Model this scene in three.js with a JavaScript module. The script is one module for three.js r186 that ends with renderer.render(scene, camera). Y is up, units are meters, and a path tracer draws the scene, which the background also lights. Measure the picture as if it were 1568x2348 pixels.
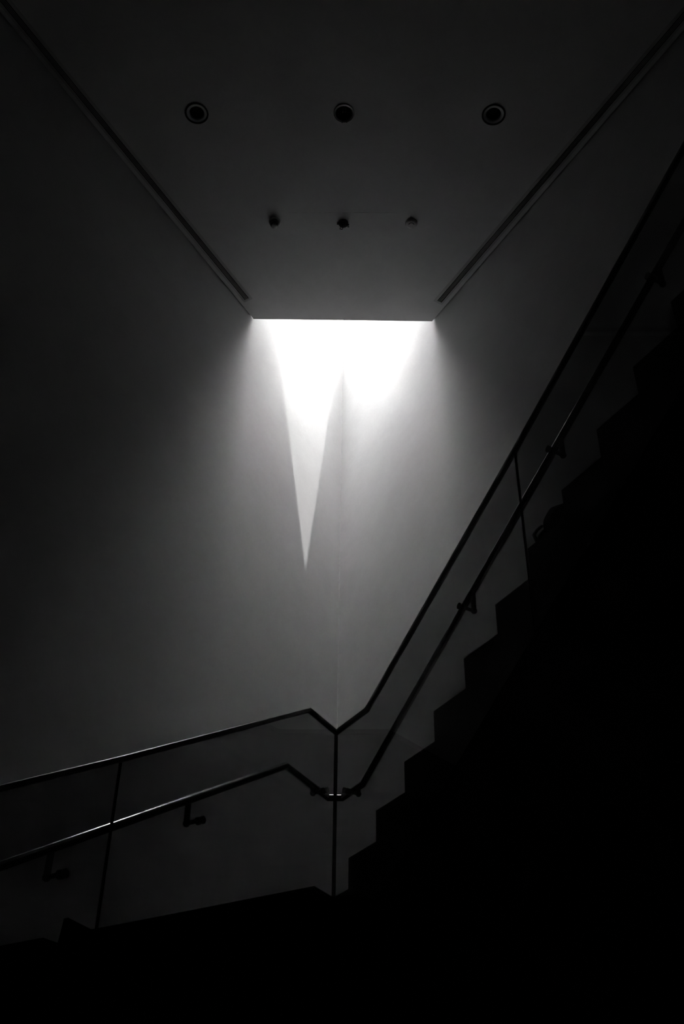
import * as THREE from 'three';
import { MarchingCubes } from 'three/addons/objects/MarchingCubes.js';
import { mergeGeometries, mergeVertices, toCreasedNormals } from 'three/addons/utils/BufferGeometryUtils.js';
import { RoundedBoxGeometry } from 'three/addons/geometries/RoundedBoxGeometry.js';

// ------------------------------------------------------------------ camera, sky, sun, exposure
const EYE = 1.6;                                             // camera height over the lower floor
const camera = new THREE.PerspectiveCamera(50.59, 1568 / 2348, 0.05, 60);
camera.position.set(0, EYE, 0);
camera.rotation.set(0.65453, 0, 0.014718);
const scene = new THREE.Scene();
const renderer = new THREE.WebGLRenderer({ antialias: true });
renderer.toneMapping = THREE.LinearToneMapping;
renderer.toneMappingExposure = 1.0;
renderer.shadowMap.enabled = true;
const SUN_TRAVEL = new THREE.Vector3(-0.281658, -0.92921, -0.239245);
scene.background = new THREE.Color(1, 1, 1);                 // even white overcast, seen only through the skylight
scene.backgroundIntensity = 60;
const sun = new THREE.DirectionalLight(0xffffff, 3.9);
sun.position.set(0, 9, -7.3).addScaledVector(SUN_TRAVEL, -12);
sun.target.position.set(0, 9, -7.3);
sun.castShadow = true;
sun.shadow.mapSize.set(2048, 2048);
Object.assign(sun.shadow.camera, { left: -4, right: 4, top: 4, bottom: -4, near: 0.5, far: 26 });
scene.add(sun, sun.target);

// ------------------------------------------------------------------ plan: two walls that meet at about 60 degrees
const V = (x, y, z) => new THREE.Vector3(x, y, z);
const UPV = V(0, 1, 0);
const CORNER = V(-0.01433, 0, -8.070568);
const FRAMES = {
  1: { d: V(0.491836, 0, 0.870688), n: V(-0.870688, 0, 0.491836), sg: 1 },     // right wall: along it, into the room
  2: { d: V(-0.495686, 0, 0.868502), n: V(0.868502, 0, 0.495686), sg: -1 },    // left wall
};
const STAIR_W = { 1: 1.17745, 2: 1.1865 };                   // wall to balustrade
const G_ALONG = { 1: 2.08423, 2: 2.07909 };                  // the balustrade corner, measured along each wall
const CEIL = 7.2635 + EYE, TOP = 8.82 + EYE, LANDING = 1.83579 + EYE;
const RISE = 0.16, GOING = 0.274345, FIRST = 0.151186;
const OPEN = 1.64;                                           // side of the triangular skylight
const BACK_Z = 2.2;
const at = (side, along, s, y) => CORNER.clone().addScaledVector(FRAMES[side].d, along).addScaledVector(FRAMES[side].n, s).setY(y);
const guardAt = (side, d, s, y) => at(side, G_ALONG[side] + d, s, y);          // d measured from the balustrade corner
const GUARD = guardAt(1, 0, STAIR_W[1], 0);
const turnOf = (side) => Math.atan2(-FRAMES[side].d.z, FRAMES[side].d.x);      // local x runs along the wall, local z = sg * s
const WALL_LEN = { 1: (BACK_Z - CORNER.z) / FRAMES[1].d.z, 2: (BACK_Z - CORNER.z) / FRAMES[2].d.z };

let seed = 7;
const rnd = () => ((seed = (seed * 16807) % 2147483647) - 1) / 2147483646;

// ------------------------------------------------------------------ materials
function noiseGrid(size, cells) {                            // smooth tiling value noise, 0..1
  const g = new Float32Array(cells * cells).map(() => rnd()), out = new Float32Array(size * size);
  for (let y = 0; y < size; y++) for (let x = 0; x < size; x++) {
    const u = x / size * cells, v = y / size * cells, i = Math.floor(u), j = Math.floor(v);
    let a = u - i, b = v - j; a = a * a * (3 - 2 * a); b = b * b * (3 - 2 * b);
    const q = (m, n) => g[((j + n) % cells) * cells + (i + m) % cells];
    out[y * size + x] = (q(0, 0) * (1 - a) + q(1, 0) * a) * (1 - b) + (q(0, 1) * (1 - a) + q(1, 1) * a) * b;
  }
  return out;
}
function plasterMaps(base, spread, metres) {
  const S = 512, n = [[4, 0.3], [11, 0.3], [40, 0.2], [170, 0.2]].map(([c, w]) => [noiseGrid(S, c), w]);
  const col = new Uint8Array(S * S * 4), hgt = new Uint8Array(S * S * 4);
  for (let i = 0; i < S * S; i++) {
    const low = n.reduce((t, [g, w]) => t + g[i] * w, 0);
    const c = Math.round(255 * (1 - spread + spread * low)), h = Math.round(255 * (0.5 * n[1][0][i] + 0.3 * n[2][0][i] + 0.2 * n[3][0][i]));
    col.set([c, c, c, 255], i * 4); hgt.set([h, h, h, 255], i * 4);
  }
  const tex = (d) => {
    const t = new THREE.DataTexture(d, S, S); t.wrapS = t.wrapT = THREE.RepeatWrapping; t.repeat.set(1 / metres, 1 / metres);
    t.magFilter = THREE.LinearFilter; t.minFilter = THREE.LinearMipmapLinearFilter; t.generateMipmaps = true; t.needsUpdate = true; return t;
  };
  const map = tex(col); map.colorSpace = THREE.SRGBColorSpace;
  return { map, bumpMap: tex(hgt) };
}
const plaster = plasterMaps(1, 0.07, 2.3);
const std = (c, r, m = 0, extra = {}) => new THREE.MeshStandardMaterial({ color: new THREE.Color().setRGB(c, c, c), roughness: r, metalness: m, ...extra });
const soft = (c) => new THREE.MeshPhysicalMaterial({ color: new THREE.Color().setRGB(c, c, c), roughness: 1, specularIntensity: 0.15 });
const M = {
  wall: std(0.67, 0.95, 0, { ...plaster, bumpScale: 0.0015 }),
  ceiling: std(0.93, 0.95, 0, { ...plaster, bumpScale: 0.0006 }),
  darkwall: std(0.03, 0.95, 0, { ...plaster, bumpScale: 0.001 }),
  joint: std(0.72, 0.9),
  cladding: std(0.01, 0.95),
  roof: std(0.6, 0.95),
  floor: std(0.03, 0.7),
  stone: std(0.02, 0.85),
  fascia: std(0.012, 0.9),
  steel: std(0.92, 0.21, 1),
  clamp: std(0.12, 0.35, 1),
  satin: std(0.22, 0.28, 1),
  black: std(0.01, 0.6),
  blackGloss: std(0.012, 0.25),
  white: std(0.7, 0.5),
  bright: std(0.85, 0.3),
  plasticDim: std(0.2, 0.35),
  frame: std(0.66, 0.8),
  trim: std(0.2, 0.6),
  glass: new THREE.MeshPhysicalMaterial({ color: new THREE.Color().setRGB(0.57, 0.57, 0.57), roughness: 0.0, metalness: 0, transmission: 1, thickness: 0, ior: 1.5 }),
  pane: new THREE.MeshPhysicalMaterial({ color: new THREE.Color().setRGB(0.98, 0.98, 0.98), roughness: 0.0, metalness: 0, transmission: 1, thickness: 0, ior: 1.5 }),
  edge: std(0.015, 0.15),
  skin: soft(0.1), hair: soft(0.006), jacket: soft(0.01), trousers: soft(0.01), shoe: std(0.01, 0.5),
};

// ------------------------------------------------------------------ builders
const used = {};
function numbered(name) { const k = used[name] = (used[name] ?? -1) + 1; return k ? `${name}_${String(k).padStart(3, '0')}` : name; }
function mesh(name, geometry, material, parent) {
  const m = new THREE.Mesh(geometry, material); m.name = parent ? name : numbered(name); m.castShadow = m.receiveShadow = true;
  (parent ?? scene).add(m); return m;
}
function struct(name, geometry, material) { const m = mesh(name, geometry, material); m.userData.kind = 'structure'; return m; }
function thing(name, label, category, position, turn = 0, group) {
  const o = new THREE.Group(); o.name = numbered(name); o.position.copy(position); o.rotation.y = turn;
  o.userData = { label, category }; if (group) o.userData.group = group; scene.add(o); return o;
}
const wound = (pts) => (pts.reduce((t, [x, y], i) => { const [u, v] = pts[(i + 1) % pts.length]; return t + x * v - u * y; }, 0) < 0 ? [...pts].reverse() : pts);
function shapeOf(pts, holes = []) {
  const s = new THREE.Shape(wound(pts).map(([x, y]) => new THREE.Vector2(x, y)));
  for (const h of holes) s.holes.push(new THREE.Path(wound(h).reverse().map(([x, y]) => new THREE.Vector2(x, y))));
  return s;
}
// a plan outline [[x, z], ...] raised from y0 to y1
function prism(pts, y0, y1, holes = []) {
  const f = (p) => p.map(([x, z]) => [x, -z]);
  const g = new THREE.ExtrudeGeometry(shapeOf(f(pts), holes.map(f)), { depth: y1 - y0, bevelEnabled: false, curveSegments: 32 });
  return g.rotateX(-Math.PI / 2).translate(0, y0, 0);
}
// an outline in local x, y given thickness from z0 to z1
function plate(pts, z0, z1, holes = []) {
  return new THREE.ExtrudeGeometry(shapeOf(pts, holes), { depth: Math.abs(z1 - z0), bevelEnabled: false, curveSegments: 32 }).translate(0, 0, Math.min(z0, z1));
}
const box = (x0, x1, y0, y1, z0, z1, r = 0) => (r ? new RoundedBoxGeometry(x1 - x0, y1 - y0, Math.abs(z1 - z0), 2, r) : new THREE.BoxGeometry(x1 - x0, y1 - y0, Math.abs(z1 - z0)))
  .translate((x0 + x1) / 2, (y0 + y1) / 2, (z0 + z1) / 2);
const lathe = (pts, n = 48) => new THREE.LatheGeometry(pts.map(([r, y]) => new THREE.Vector2(r, y)), n);
const plan = (v) => [v.x, v.z];
const merged = (list) => mergeGeometries(list.map((g) => { const h = g.index ? g.toNonIndexed() : g.clone(); for (const k of Object.keys(h.attributes)) if (!['position', 'normal', 'uv'].includes(k)) h.deleteAttribute(k); return h; }));
// a profile [[across, up], ...] swept along a path with mitred bends; n0 and n1 turn the cut at the two ends
function sweep(path, profile, n0, n1, crease = 0.6) {
  const k = profile.length, pos = [], idx = [];
  const dir = path.slice(1).map((p, i) => p.clone().sub(path[i]).normalize());
  const side = dir[0].clone().cross(UPV).normalize(), up = side.clone().cross(dir[0]);
  let ring = profile.map(([a, b]) => path[0].clone().addScaledVector(side, a).addScaledVector(up, b));
  const cut = (p, t, m) => { ring = ring.map((q) => q.clone().addScaledVector(t, p.clone().sub(q).dot(m) / t.dot(m))); };
  if (n0) cut(path[0], dir[0], n0);
  const push = () => ring.forEach((q) => pos.push(q.x, q.y, q.z));
  push();
  for (let j = 0; j < dir.length; j++) {
    const m = j + 1 < dir.length ? dir[j].clone().add(dir[j + 1]).normalize() : n1 ?? dir[j];
    cut(path[j + 1], dir[j], m); push();
    for (let i = 0; i < k; i++) { const a = j * k + i, b = j * k + (i + 1) % k; idx.push(a, b, a + k, b, b + k, a + k); }
  }
  const last = dir.length * k;
  for (let i = 1; i + 1 < k; i++) { idx.push(0, i + 1, i); idx.push(last, last + i, last + i + 1); }
  const g = new THREE.BufferGeometry();
  g.setAttribute('position', new THREE.Float32BufferAttribute(pos, 3)); g.setIndex(idx);
  return toCreasedNormals(g, crease);
}
const circle = (r, n = 24) => Array.from({ length: n }, (_, i) => [r * Math.cos(2 * Math.PI * i / n), r * Math.sin(2 * Math.PI * i / n)]);
const chamfered = (w, h, c) => [[w - c, -h], [w, -h + c], [w, h - c], [w - c, h], [-w + c, h], [-w, h - c], [-w, -h + c], [-w + c, -h]];
const rod = (a, b, r, n = 20) => {
  const g = new THREE.CylinderGeometry(r, r, a.distanceTo(b), n), d = b.clone().sub(a).normalize();
  return g.applyQuaternion(new THREE.Quaternion().setFromUnitVectors(UPV, d)).translate(...a.clone().add(b).multiplyScalar(0.5).toArray());
};

// ------------------------------------------------------------------ the room
const farR = at(1, WALL_LEN[1], 0, 0), farL = at(2, WALL_LEN[2], 0, 0);
const wallR = [plan(CORNER), plan(farR), plan(at(1, WALL_LEN[1], -0.3, 0)), plan(at(1, -0.17, -0.3, 0))];
const wallL = [plan(CORNER), plan(farL), plan(at(2, WALL_LEN[2], -0.3, 0)), plan(at(2, -0.17, -0.3, 0))];
// walls as slabs in their own frame, so that their texture runs in metres
function wallSlab(name, side) {
  const sg = FRAMES[side].sg, len = WALL_LEN[side];
  const m = struct(name, plate([[0, -0.2], [len + 0.3, -0.2], [len + 0.3, TOP], [0, TOP]], 0, -0.3 * sg), M.wall);
  m.position.copy(CORNER); m.rotation.y = turnOf(side);
  return m;
}
const wall_right = wallSlab('wall_right', 1), wall_left = wallSlab('wall_left', 2);
struct('wall_back', box(farL.x - 0.3, farR.x + 0.3, -0.2, TOP, BACK_Z, BACK_Z + 0.3), M.darkwall);
struct('floor', prism([plan(CORNER), plan(farR), plan(farL)], -0.2, 0), M.floor);

// the corner bead: a slim plaster fillet that shows as a pale line low in the corner
{
  const c = mesh('trim_2', new THREE.CylinderGeometry(0.0028, 0.0028, 2.2, 12).translate(0, 4.82 + EYE, 0), M.wall, null);
  c.position.set(CORNER.x, 0, CORNER.z + 0.0055); c.userData.kind = 'structure';
}

// ceiling board: a 10 mm shadow gap along both walls, cut off square at the skylight, with holes for vents and downlights
const GAP = 0.010;
const edgeL = at(2, OPEN, GAP, 0), edgeR = at(1, OPEN, GAP, 0);
const cornerAt = (side, s, along) => plan(at(side, along, s, 0));
const VENT = { s0: 0.062, s1: 0.106, d0: 1.858, d1: 6.6, f0: 0.043, f1: 0.131, fd0: 1.838, fd1: 6.62 };
const ventHole = (side) => [[VENT.d0, VENT.s0], [VENT.d1, VENT.s0], [VENT.d1, VENT.s1], [VENT.d0, VENT.s1]].map(([d, s]) => plan(at(side, d, s, 0)));
const LIGHTS = [[-1.127, -4.609], [-0.029, -4.588], [1.084, -4.584]];
const ring = (x, z, r, n = 40) => Array.from({ length: n }, (_, i) => [x + r * Math.cos(2 * Math.PI * i / n), z + r * Math.sin(2 * Math.PI * i / n)]);
struct('ceiling', prism([plan(edgeL), plan(edgeR), cornerAt(1, GAP, WALL_LEN[1] - 0.05), cornerAt(2, GAP, WALL_LEN[2] - 0.05)], CEIL, CEIL + 0.03,
  [ventHole(1), ventHole(2), ...LIGHTS.map(([x, z], i) => ring(x, z, i === 1 ? 0.07 : 0.082))]), M.ceiling);
// roof slab above the ceiling void, its face at the skylight, and the skylight's own pane
const mouthL = at(2, OPEN, 0, 0), mouthR = at(1, OPEN, 0, 0);
const inward = V(0, 0, 0.012);
struct('roof', prism([plan(mouthL.clone().add(inward)), plan(mouthR.clone().add(inward)), plan(farR), plan(farL)], CEIL + 0.3, TOP), M.roof);
struct('wall_skylight', prism([plan(mouthL.clone().add(inward)), plan(mouthR.clone().add(inward)), plan(mouthR.clone().add(V(-0.01, 0, 0.06))), plan(mouthL.clone().add(V(0.01, 0, 0.06)))], CEIL + 0.031, CEIL + 0.3), M.wall);
struct('trim_1', prism([plan(edgeL), plan(edgeR), plan(edgeR.clone().add(V(0, 0, -0.005))), plan(edgeL.clone().add(V(0, 0, -0.005)))], CEIL - 0.001, CEIL + 0.03), M.trim);
{
  const o = 0.09;
  struct('window_1', prism([plan(CORNER.clone().add(V(0, 0, -2 * o))), plan(at(1, OPEN + o, -o, 0)), plan(at(2, OPEN + o, -o, 0))], TOP + 0.002, TOP + 0.014), M.pane);
}
// on the roof: dark clad walls round the skylight that shut out the low sky
{
  const H = 2.4, w = 0.25, o = 1.15;
  const tri = (e) => [CORNER.clone().add(V(0, 0, -2 * e)), at(1, OPEN + 1.732 * e, -e, 0), at(2, OPEN + 1.732 * e, -e, 0)].map(plan);
  struct('wall_roof_court', prism(tri(o + w), TOP + 0.015, TOP + H, [tri(o)]), M.cladding);
}
// the plaster joint that crosses the ceiling behind the three small fittings
{
  const pts = []; for (let i = 0; i <= 40; i++) pts.push(V(-0.47 + i * 0.022, CEIL - 0.0002, -5.49 + 0.004 * (rnd() - 0.5) + i * 0.0003));
  const parts = []; for (let i = 0; i < 40; i++) if (rnd() > 0.28) parts.push(rod(pts[i], pts[i + 1], 0.0008 + 0.0008 * rnd(), 6));
  const c = mesh('plaster_joint', merged(parts), M.joint, scene.getObjectByName('ceiling')); c.userData.label = 'broken hairline plaster joint';
}

// ------------------------------------------------------------------ slot vents in the ceiling, one along each wall
function slotVent(side, label) {
  const sg = FRAMES[side].sg, t = thing('slot_vent', label, 'vent', at(side, VENT.fd0, 0, CEIL), turnOf(side));
  const x0 = VENT.d0 - VENT.fd0, x1 = VENT.d1 - VENT.fd0, xe = VENT.fd1 - VENT.fd0, z = (s) => s * sg;
  mesh('frame', plate([[0, 0], [xe, 0], [xe, VENT.f1 - VENT.f0], [0, VENT.f1 - VENT.f0]], 0, 0.003,
    [[[x0, VENT.s0 - VENT.f0], [x1, VENT.s0 - VENT.f0], [x1, VENT.s1 - VENT.f0], [x0, VENT.s1 - VENT.f0]]])
    .applyMatrix4(new THREE.Matrix4().makeBasis(V(1, 0, 0), V(0, 0, sg), V(0, -sg, 0))).translate(0, sg > 0 ? 0 : -0.003, z(VENT.f0)), M.frame, t);
  const pitch = (VENT.s1 - VENT.s0) / 4;
  for (let k = 1; k < 4; k++) { const s = VENT.s0 + pitch * k; mesh('slat', box(x0, x1, -0.003, 0.001, z(s - 0.0016), z(s + 0.0016)), M.frame, t); }
  mesh('duct', merged([box(x0, x1, 0.2, 0.21, z(VENT.s0 - 0.012), z(VENT.s1 + 0.012)), box(x0, x1, 0.0005, 0.2, z(VENT.s0 - 0.0004), z(VENT.s0 + 0.0012)), box(x0, x1, 0.0005, 0.2, z(VENT.s1 - 0.0012), z(VENT.s1 + 0.0004)),
    box(x0 - 0.0004, x0 + 0.0012, 0.0005, 0.2, z(VENT.s0), z(VENT.s1))]), M.black, t);
}
slotVent(2, 'long slot air vent in the ceiling along the left wall');
slotVent(1, 'long slot air vent in the ceiling along the right wall, above the stair rails');

// ------------------------------------------------------------------ recessed downlights
function wideDownlight([x, z], label, lean) {
  const t = thing('downlight', label, 'ceiling light', V(x, CEIL, z), 0);
  mesh('shadow_ring', lathe([[0.0885, 0.0005], [0.0885, -0.003], [0.0865, -0.004], [0.078, -0.004], [0.075, -0.002], [0.075, 0.02]]), M.black, t);
  mesh('trim_ring', lathe([[0.075, 0.018], [0.075, 0.0], [0.073, -0.0015], [0.058, 0.002], [0.054, 0.006], [0.054, 0.03]]), M.white, t);
  mesh('reflector', lathe([[0.054, 0.02], [0.052, 0.08], [0.045, 0.14], [0.0, 0.142]]), M.blackGloss, t);
  const l = mesh('lamp', lathe([[0, -0.01], [0.03, -0.008], [0.038, 0.0], [0.036, 0.02], [0.015, 0.035], [0, 0.036]]), M.plasticDim, t);
  l.position.y = 0.075; l.rotation.set(-0.5, 0, lean);
}
wideDownlight(LIGHTS[0], 'unlit black-ringed downlight at the left of the row of three', -0.15);
wideDownlight(LIGHTS[2], 'unlit black-ringed downlight at the right of the row of three', 0.15);
{
  const [x, z] = LIGHTS[1], t = thing('downlight', 'unlit downlight with a thin shiny rim and two lamp tubes inside', 'ceiling light', V(x, CEIL, z));
  mesh('trim_ring', lathe([[0.077, 0.001], [0.077, -0.006], [0.0755, -0.008], [0.071, -0.008], [0.068, -0.004], [0.066, -0.006], [0.062, -0.006], [0.0595, 0.002], [0.0595, 0.03]]), M.satin, t);
  mesh('reflector', lathe([[0.0595, 0.02], [0.058, 0.09], [0.05, 0.16], [0, 0.162]]), M.black, t);
  for (const s of [-1, 1]) mesh('lamp_tube', new THREE.CapsuleGeometry(0.0062, 0.05, 6, 14).translate(s * 0.0095, 0.042, -0.002), M.bright, t);
  for (const a of [1.75, 1.28]) mesh('rim_clip', new THREE.BoxGeometry(0.006, 0.01, 0.009).rotateY(a - Math.PI / 2).translate(0.0735 * Math.cos(a), -0.006, -0.0735 * Math.sin(a)), M.black, t);
}

// ------------------------------------------------------------------ the three small fittings on the ceiling
{
  const t = thing('motion_sensor', 'small conical ceiling sensor with a pale lens, left of the three small fittings', 'sensor', V(-0.584, CEIL, -5.585));
  mesh('base', lathe([[0, 0.001], [0.049, 0.001], [0.049, -0.006], [0.046, -0.011], [0.043, -0.012], [0, -0.012]]), M.white, t);
  mesh('cone', lathe([[0.043, -0.011], [0.041, -0.02], [0.034, -0.042], [0.027, -0.058], [0, -0.058]]), M.plasticDim, t);
  mesh('lens', lathe([[0.0265, -0.057], [0.024, -0.064], [0.016, -0.069], [0, -0.071]]), M.white, t);
  mesh('led', new THREE.SphereGeometry(0.0045, 12, 8).translate(0.002, -0.0705, -0.002), M.white, t);
}
{
  const t = thing('smoke_detector', 'round white smoke detector with a curved slot, right of the three small fittings', 'detector', V(0.531, CEIL, -5.575));
  mesh('base', lathe([[0, 0.001], [0.05, 0.001], [0.05, -0.004], [0.048, -0.006], [0, -0.006]]), M.plasticDim, t);
  mesh('cover', lathe([[0.046, -0.005], [0.0455, -0.012], [0.04, -0.02], [0.032, -0.024], [0.026, -0.0235], [0, -0.0235]]), M.white, t);
  mesh('slot', new THREE.TorusGeometry(0.022, 0.0032, 8, 28, Math.PI * 0.8).rotateZ(Math.PI * 0.1).rotateX(Math.PI / 2).translate(0, -0.0235, -0.004), M.black, t);
}
{
  const t = thing('sprinkler', 'small black ceiling sprinkler with dangling wire loops, between the sensor and the smoke detector', 'sprinkler', V(-0.024, CEIL, -5.585));
  mesh('dome', lathe([[0.041, 0.001], [0.041, -0.004], [0.038, -0.016], [0.028, -0.029], [0.012, -0.036], [0, -0.037]], 32), M.black, t);
  mesh('lug', box(-0.052, -0.02, -0.012, -0.001, -0.012, 0.008, 0.003), M.black, t);
  const loop = (x, z, w, h, tilt, turn) => {
    const p = [[-w, 0], [-w, -h], [w, -h], [w, 0]].map(([a, b]) => V(a, b, 0));
    return merged(p.slice(1).map((q, i) => rod(p[i], q, 0.0028, 8)).concat(p.map((q) => new THREE.SphereGeometry(0.0029, 8, 6).translate(q.x, q.y, q.z)))).rotateZ(tilt).rotateY(turn).translate(x, -0.034, z);
  };
  mesh('stem', rod(V(-0.004, -0.03, 0), V(-0.006, -0.052, -0.002), 0.010, 14), M.black, t);
  mesh('wire_loop', loop(-0.008, -0.004, 0.0095, 0.046, -0.22, 0.1), M.black, t);
  mesh('wire_loop', loop(0.026, 0.004, 0.006, 0.024, 0.9, 0.35), M.black, t);
  mesh('arm', rod(V(0.012, -0.026, 0.002), V(0.047, -0.03, 0.004), 0.0065, 10), M.black, t);
}

// ------------------------------------------------------------------ the stairs
const RIGHT_STEPS = 16, LEFT_STEPS = 21;
const base = (side, y) => guardAt(side, 0, STAIR_W[side], y);
{
  // landing in the corner
  const t = thing('stair_landing', 'dark landing in the corner where the two stair flights meet', 'landing', GUARD.clone().setY(LANDING));
  const rel = (v) => [v.x - GUARD.x, v.z - GUARD.z];
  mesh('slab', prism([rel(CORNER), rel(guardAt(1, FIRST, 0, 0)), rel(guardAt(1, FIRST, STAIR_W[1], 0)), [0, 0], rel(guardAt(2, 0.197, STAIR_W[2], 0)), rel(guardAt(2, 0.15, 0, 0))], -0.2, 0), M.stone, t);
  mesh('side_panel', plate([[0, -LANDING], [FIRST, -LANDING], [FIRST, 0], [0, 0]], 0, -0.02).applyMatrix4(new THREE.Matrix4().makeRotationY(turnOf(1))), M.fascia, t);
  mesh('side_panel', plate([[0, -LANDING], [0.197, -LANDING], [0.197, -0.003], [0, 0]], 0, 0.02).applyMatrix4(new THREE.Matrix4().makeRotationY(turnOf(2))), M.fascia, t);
}
function stepShape(over) { return [[0, 0.0], [0, RISE - 0.002], [0.002, RISE], [GOING + over, RISE], [GOING + over, RISE - 0.03], [0.03, RISE - 0.03], [0.03, -0.012], [0, -0.012]]; }
{
  // right flight, up from the landing
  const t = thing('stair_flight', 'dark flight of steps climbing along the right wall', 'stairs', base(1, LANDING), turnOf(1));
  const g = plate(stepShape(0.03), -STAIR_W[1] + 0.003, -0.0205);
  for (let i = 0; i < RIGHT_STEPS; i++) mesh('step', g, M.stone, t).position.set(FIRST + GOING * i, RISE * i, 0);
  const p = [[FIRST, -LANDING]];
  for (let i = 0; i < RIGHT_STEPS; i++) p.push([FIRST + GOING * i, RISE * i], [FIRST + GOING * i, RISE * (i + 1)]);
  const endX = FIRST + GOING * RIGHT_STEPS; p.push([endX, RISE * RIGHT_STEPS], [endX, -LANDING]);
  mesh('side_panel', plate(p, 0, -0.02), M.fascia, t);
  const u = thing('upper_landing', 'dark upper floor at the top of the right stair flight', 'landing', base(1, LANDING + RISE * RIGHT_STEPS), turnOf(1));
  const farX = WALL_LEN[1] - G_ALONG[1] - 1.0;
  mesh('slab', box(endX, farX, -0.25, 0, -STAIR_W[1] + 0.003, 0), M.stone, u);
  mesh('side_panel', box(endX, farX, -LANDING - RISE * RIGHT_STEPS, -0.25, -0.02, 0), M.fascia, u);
}
{
  // left flight, down from the landing to the floor, behind a dark kerb that carries the glass
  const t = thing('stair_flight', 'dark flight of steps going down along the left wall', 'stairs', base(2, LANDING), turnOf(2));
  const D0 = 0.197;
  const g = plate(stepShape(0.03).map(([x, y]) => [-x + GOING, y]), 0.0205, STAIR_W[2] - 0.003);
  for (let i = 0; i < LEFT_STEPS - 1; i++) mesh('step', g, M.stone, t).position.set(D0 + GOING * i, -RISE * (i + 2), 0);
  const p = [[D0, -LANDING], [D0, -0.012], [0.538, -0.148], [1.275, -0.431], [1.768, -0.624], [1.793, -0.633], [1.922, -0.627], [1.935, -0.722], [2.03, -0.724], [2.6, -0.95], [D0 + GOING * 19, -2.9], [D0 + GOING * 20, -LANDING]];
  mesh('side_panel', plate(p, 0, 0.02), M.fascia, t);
}

// ------------------------------------------------------------------ glass balustrades
const miter = FRAMES[1].d.clone().sub(FRAMES[2].d).normalize();       // the cut where both top rails meet
function balustrade(side, label, railPath, bottom, seams) {
  const sg = FRAMES[side].sg, t = thing('glass_balustrade', label, 'balustrade', base(side, LANDING), turnOf(side));
  const z0 = 0.003 * sg, z1 = 0.013 * sg, yTop = (x) => { for (let i = 1; i < railPath.length; i++) if (x <= railPath[i][0] + 1e-6) { const [a, b] = railPath[i - 1], [c, d] = railPath[i]; return b + (d - b) * (x - a) / (c - a); } return railPath.at(-1)[1]; };
  const yBot = (x) => { for (let i = 1; i < bottom.length; i++) if (x <= bottom[i][0] + 1e-6) { const [a, b] = bottom[i - 1], [c, d] = bottom[i]; return b + (d - b) * (x - a) / (c - a); } return bottom.at(-1)[1]; };
  for (let k = 0; k + 1 < seams.length; k++) {
    const a = seams[k] + 0.004, b = seams[k + 1] - 0.004, mid = (pts) => pts.filter(([x]) => x > a && x < b);
    const outline = [[a, yBot(a)], ...mid(bottom), [b, yBot(b)], [b, yTop(b) - 0.004], ...mid(railPath).reverse().map(([x, y]) => [x, y - 0.004]), [a, yTop(a) - 0.004]];
    const panel = mesh('glass_panel', plate(outline, z0, z1), M.glass, t);
    mesh('edge', box(a - 0.0022, a - 0.0002, yBot(a), yTop(a) - 0.004, z0, z1), M.edge, panel);
    mesh('edge', box(b + 0.0002, b + 0.0022, yBot(b), yTop(b) - 0.004, z0, z1), M.edge, panel);
  }
  // top rail, mitred at the corner; local axes, so the cut is turned back
  const cut = miter.clone().applyAxisAngle(UPV, -turnOf(side)).normalize();
  if (cut.x < 0) cut.negate();
  const zc = 0.008 * sg;
  mesh('top_rail', sweep(railPath.map(([x, y]) => V(x, y, zc)), chamfered(0.0125, 0.013, 0.003), cut, null, 0.3), M.satin, t);
}
const RAIL_Y = 2.7594 - 1.83579;
balustrade(1, 'tinted glass balustrade on the flight that climbs along the right wall', [[0, RAIL_Y], [0.353, RAIL_Y - 0.006], [1.805, RAIL_Y + 0.806], [3.168, RAIL_Y + 1.6], [4.6, RAIL_Y + 2.435]],
  [[0, -0.3], [0.15, -0.3], [4.6, 2.29]], [0, 1.795, 3.55, 4.6]);
balustrade(2, 'tinted glass balustrade on the flight that goes down along the left wall', [[0, RAIL_Y], [0.317, RAIL_Y + 0.004], [1.772, RAIL_Y - 0.876], [2.366, RAIL_Y - 1.227], [5.9, RAIL_Y - 3.3]],
  [[0, -0.2], [0.2, -0.2], [1.793, -0.82], [5.9, -3.3]], [0, 1.774, 3.3, 4.8, 5.9]);

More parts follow.
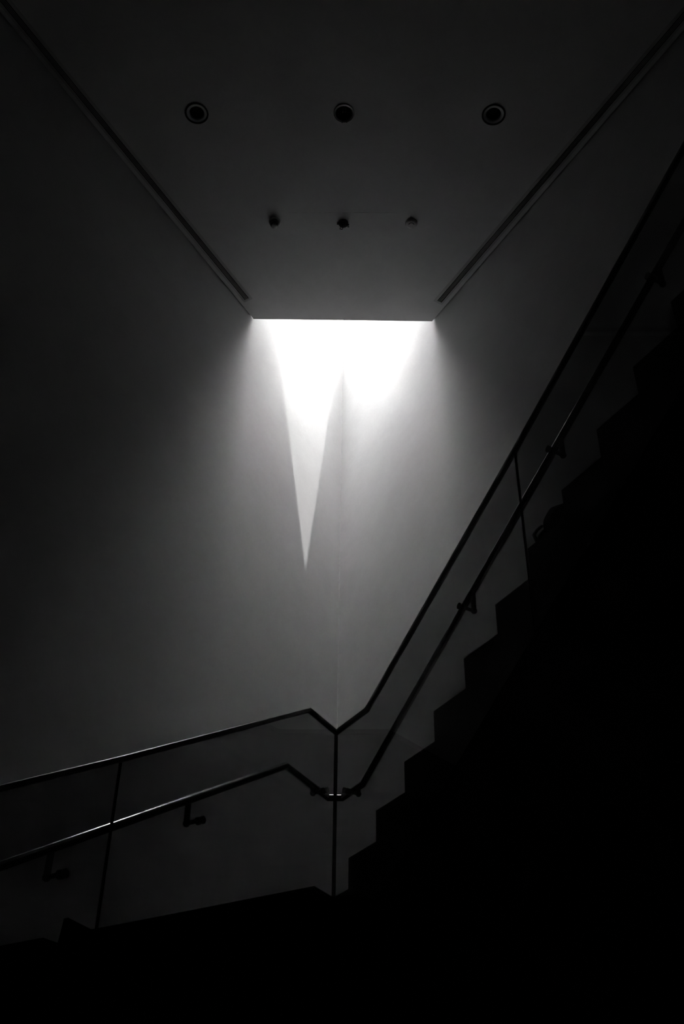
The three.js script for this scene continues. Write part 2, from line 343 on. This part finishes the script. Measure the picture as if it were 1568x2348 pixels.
// ------------------------------------------------------------------ handrail on brackets behind the glass
{
  const OFF = 0.07, HY = 2.4055 - 1.83579;
  const t = thing('handrail', 'round polished steel handrail on brackets behind the glass balustrades', 'handrail', GUARD.clone().setY(LANDING));
  const w = (side, d, y, s = STAIR_W[side] - OFF) => { // d counts from the handrail's own corner, 0.0 at its bend
    const corner = side === 1 ? -0.1234 : -0.1234;
    return guardAt(side, corner + d, s, y + LANDING).sub(t.position);
  };
  const path = [w(2, 5.6, HY - 3.06), w(2, 2.353, HY - 1.092), w(2, 0.535, HY + 0.01), w(2, 0.085, HY), w(1, 0.085, HY), w(1, 0.308, HY), w(1, 1.852, HY + 0.898), w(1, 3.109, HY + 1.618), w(1, 4.5, HY + 2.42)];
  mesh('rail', sweep(path, circle(0.0195, 28), null, null, 0.7), M.steel, t);
  const yAt = (side, d) => { const q = side === 1 ? [[0, HY], [0.308, HY], [1.852, HY + 0.898], [3.109, HY + 1.618], [4.5, HY + 2.42]] : [[0, HY], [0.535, HY + 0.01], [2.353, HY - 1.092], [5.6, HY - 3.06]];
    for (let i = 1; i < q.length; i++) if (d <= q[i][0]) { const [a, b] = q[i - 1], [c, e] = q[i]; return b + (e - b) * (d - a) / (c - a); } return q.at(-1)[1]; };
  for (const [side, d, drop] of [[2, 0.245, 0.038], [1, 0.255, 0.038], [1, 1.39, 0.112], [1, 2.167, 0.105], [1, 2.949, 0.108], [1, 3.75, 0.108], [2, 1.325, 0.112], [2, 2.118, 0.112], [2, 2.95, 0.112], [2, 3.75, 0.112], [2, 4.6, 0.112]]) {
    const y = yAt(side, d), top = w(side, d, y), low = w(side, d, y - drop), n = FRAMES[side].n;
    const b = mesh('bracket', merged([rod(top, low, 0.0135, 18), new THREE.SphereGeometry(0.0165, 18, 12).translate(...low.toArray())]), M.clamp, t);
    const tip = low.clone().addScaledVector(n, OFF - 0.001);
    mesh('pin', rod(low, tip, 0.0095, 14), M.clamp, b);
    mesh('clamp_disc', rod(tip.clone().addScaledVector(n, -0.012), tip.clone().addScaledVector(n, 0.002), 0.0175, 24), M.clamp, b);
    mesh('clamp_disc', rod(tip.clone().addScaledVector(n, 0.0175), tip.clone().addScaledVector(n, 0.024), 0.0175, 24), M.clamp, b);
  }
}

// ------------------------------------------------------------------ a person sitting bent forward on the steps
{
  const t = thing('person', 'seated person in dark clothes bent forward on the right steps, hand raised to the head', 'person', guardAt(1, 1.95, 0.5, 2.956 + EYE));
  // local axes: x towards the balustrade, y up, z down the flight (the way the person faces)
  t.quaternion.setFromRotationMatrix(new THREE.Matrix4().makeBasis(FRAMES[1].n, UPV, FRAMES[1].d.clone().negate()));
  const cap = (p, a, b, ra, rb) => {
    const bax = b[0] - a[0], bay = b[1] - a[1], baz = b[2] - a[2], px = p[0] - a[0], py = p[1] - a[1], pz = p[2] - a[2];
    const h = Math.min(1, Math.max(0, (px * bax + py * bay + pz * baz) / (bax * bax + bay * bay + baz * baz + 1e-9)));
    return Math.hypot(px - bax * h, py - bay * h, pz - baz * h) - (ra + (rb - ra) * h);
  };
  const smin = (a, b, k) => { const h = Math.max(k - Math.abs(a - b), 0) / k; return Math.min(a, b) - h * h * k / 4; };
  const field = (bones, k) => (p) => bones.reduce((m, [a, b, ra, rb]) => smin(m, cap(p, a, b, ra, rb), k), 9);
  function solid(fn, c, half, res) {
    const mc = new MarchingCubes(res, M.skin, false, false, 120000); mc.isolation = 0;
    for (let k = 0; k < res; k++) for (let j = 0; j < res; j++) for (let i = 0; i < res; i++) {
      const p = [c[0] + half * (i - res / 2) / (res / 2), c[1] + half * (j - res / 2) / (res / 2), c[2] + half * (k - res / 2) / (res / 2)];
      mc.field[i + j * res + k * res * res] = -fn(p);
    }
    mc.update();
    const n = mc.count ?? mc.geometry.drawRange.count, pos = new Float32Array(n * 3);
    for (let i = 0; i < n; i++) for (let a = 0; a < 3; a++) pos[i * 3 + a] = c[a] + half * mc.positionArray[i * 3 + a];
    let g = new THREE.BufferGeometry(); g.setAttribute('position', new THREE.BufferAttribute(pos, 3));
    g = mergeVertices(g, 1e-5); g.computeVertexNormals(); return g;
  }
  const both = (f) => [f(1), f(-1)];
  const torso = [[[0, 0.12, 0.0], [0, 0.26, 0.07], 0.125, 0.12], [[0, 0.26, 0.07], [0, 0.44, 0.22], 0.12, 0.125], [[-0.12, 0.47, 0.27], [0.12, 0.47, 0.27], 0.09, 0.09], [[0, 0.5, 0.3], [0, 0.6, 0.46], 0.07, 0.052]];
  const legs = both((s) => [[s * 0.09, 0.1, 0.02], [s * 0.12, 0.165, 0.45], 0.085, 0.06]).concat(both((s) => [[s * 0.12, 0.165, 0.45], [s * 0.115, -0.23, 0.49], 0.058, 0.038]), both((s) => [[s * 0.115, -0.25, 0.485], [s * 0.13, -0.29, 0.66], 0.035, 0.025]));
  const arms = [[[0.18, 0.5, 0.32], [0.19, 0.31, 0.5], 0.052, 0.042], [[0.19, 0.31, 0.5], [0.125, 0.53, 0.665], 0.042, 0.027], [[-0.18, 0.5, 0.32], [-0.19, 0.29, 0.47], 0.052, 0.042], [[-0.19, 0.29, 0.47], [-0.03, 0.3, 0.62], 0.042, 0.027]];
  const bodyG = solid(field([...torso, ...legs, ...arms], 0.06), [0, 0.17, 0.32], 0.62, 96);
  // head: skull, jaw, nose, ears, eye sockets; the face looks forward and down
  const tilt = 0.85, hc = [0, 0.668, 0.6];
  const toHead = (p) => { const x = p[0] - hc[0], y = p[1] - hc[1], z = p[2] - hc[2], c = Math.cos(tilt), s = Math.sin(tilt); return [x, y * c + z * s, -y * s + z * c]; };   // +y crown, +z face
  const ell = (q, c, r) => { const x = (q[0] - c[0]) / r[0], y = (q[1] - c[1]) / r[1], z = (q[2] - c[2]) / r[2]; return (Math.hypot(x, y, z) - 1) * Math.min(...r); };
  const headFn = (p) => {
    const q = toHead(p);
    let d = ell(q, [0, 0.02, -0.01], [0.076, 0.095, 0.095]);
    d = smin(d, ell(q, [0, -0.06, 0.03], [0.055, 0.06, 0.062]), 0.04);
    d = smin(d, cap(q, [0, 0.005, 0.088], [0, -0.035, 0.106], 0.008, 0.013), 0.018);
    d = smin(d, cap(q, [-0.02, -0.068, 0.084], [0.02, -0.068, 0.084], 0.008, 0.008), 0.012);
    for (const s of [1, -1]) {
      d = smin(d, cap(q, [s * 0.076, 0.005, 0.0], [s * 0.08, -0.03, 0.004], 0.012, 0.009), 0.01);
      const eye = Math.hypot(q[0] - s * 0.032, q[1] + 0.002, q[2] - 0.092) - 0.014; d = Math.max(d, -eye + 0.0);
      d = Math.min(d, Math.hypot(q[0] - s * 0.032, q[1] + 0.002, q[2] - 0.079) - 0.0125);
    }
    return smin(d, cap(p, [0, 0.57, 0.4], [0, 0.642, 0.55], 0.055, 0.05), 0.03);
  };
  const headG = solid(headFn, hc, 0.16, 84);
  // the raised hand: palm, four fingers bent back towards the hair, thumb below
  const fingers = [
    [[0.105, 0.598, 0.715], [0.1, 0.668, 0.742], [0.1, 0.683, 0.712], [0.1, 0.682, 0.668]],
    [[0.085, 0.600, 0.705], [0.078, 0.652, 0.722], [0.075, 0.668, 0.695], [0.074, 0.668, 0.662]],
    [[0.064, 0.592, 0.698], [0.052, 0.636, 0.716], [0.048, 0.652, 0.692], [0.048, 0.650, 0.664]],
    [[0.046, 0.580, 0.690], [0.030, 0.612, 0.704], [0.026, 0.624, 0.686], [0.026, 0.622, 0.668]],
  ];
  const handBones = [[[0.122, 0.535, 0.668], [0.1, 0.585, 0.705], 0.024, 0.017], [[0.112, 0.54, 0.668], [0.07, 0.585, 0.698], 0.022, 0.016], [[0.1, 0.545, 0.665], [0.05, 0.575, 0.69], 0.02, 0.014]];
  const thumb = [[[0.125, 0.545, 0.66], [0.12, 0.588, 0.652], 0.013, 0.0105], [[0.12, 0.588, 0.652], [0.1, 0.612, 0.645], 0.0105, 0.009]];
  const handFn = (p) => {
    let d = field(handBones, 0.012)(p);
    d = smin(d, field(thumb, 0.004)(p), 0.008);
    for (const f of fingers) d = smin(d, Math.min(...f.slice(1).map((q, i) => cap(p, f[i], q, 0.0105 - i * 0.0006, 0.0099 - i * 0.0008))), 0.004);
    return d;
  };
  const handG = solid(handFn, [0.075, 0.605, 0.69], 0.1, 72);
  const hand2 = [[[-0.03, 0.3, 0.62], [0.03, 0.285, 0.69], 0.022, 0.018], ...[0, 1, 2, 3].map((i) => [[0.03 - 0.008 * i, 0.29 - 0.018 * i + 0.02, 0.69], [0.075 - 0.008 * i, 0.27 - 0.018 * i + 0.01, 0.72], 0.0105, 0.0085]), [[-0.01, 0.31, 0.65], [0.03, 0.335, 0.67], 0.012, 0.0095]];
  const hand2G = solid(field(hand2, 0.006), [0.03, 0.285, 0.67], 0.1, 64);
  mesh('body', mergeGeometries([bodyG, headG, handG, hand2G]), M.skin, t);
  // clothes and hair
  const fat = (bones, e) => bones.map(([a, b, ra, rb]) => [a, b, ra + e, rb + e]);
  const cut = (fn, keep) => (p) => Math.max(fn(p), keep(p));
  const foldz = (p) => 0.003 * Math.sin(60 * p[1] + 25 * p[2]) * Math.sin(45 * p[0] + 20 * p[2]);
  mesh('jacket', solid(cut((p) => field([...torso.slice(0, 3), ...arms], 0.05)(p) - 0.013 + foldz(p), (p) => Math.max(0.1 - p[1], p[2] > 0.6 ? (p[1] > 0.4 ? p[1] - 0.51 : p[2] - 0.625) : -1)), [0, 0.4, 0.3], 0.42, 84), M.jacket, t);
  mesh('trousers', solid(cut((p) => field([...fat(legs.slice(0, 4), 0.012), [[0, 0.11, 0.0], [0, 0.16, 0.02], 0.135, 0.13]], 0.05)(p) + foldz(p), (p) => Math.max(p[1] - 0.26, -0.2 - p[1])), [0, 0.02, 0.25], 0.42, 80), M.trousers, t);
  for (const s of [1, -1]) mesh('shoe', solid((p) => Math.max(smin(cap(p, [s * 0.115, -0.255, 0.475], [s * 0.132, -0.285, 0.69], 0.05, 0.036), cap(p, [s * 0.115, -0.2, 0.485], [s * 0.115, -0.26, 0.485], 0.045, 0.05), 0.03), -0.318 - p[1]), [s * 0.12, -0.25, 0.58], 0.19, 48), M.shoe, t);
  mesh('hair', solid((p) => { const q = toHead(p); const w = 0.004 * Math.sin(70 * q[0] + 9 * q[1]) * Math.sin(50 * q[1] + 40 * q[2]) + 0.002 * Math.sin(170 * q[0]) * Math.sin(150 * q[1]);
    const faceCut = Math.min(0.06 - q[1], q[2] - 0.035);                           // > 0 inside the face region
    return Math.max(ell(q, [0, 0.028, -0.018], [0.099, 0.113, 0.111]) + w, faceCut, -0.085 - q[1]); }, hc, 0.17, 80), M.hair, t);
}

renderer.render(scene, camera);
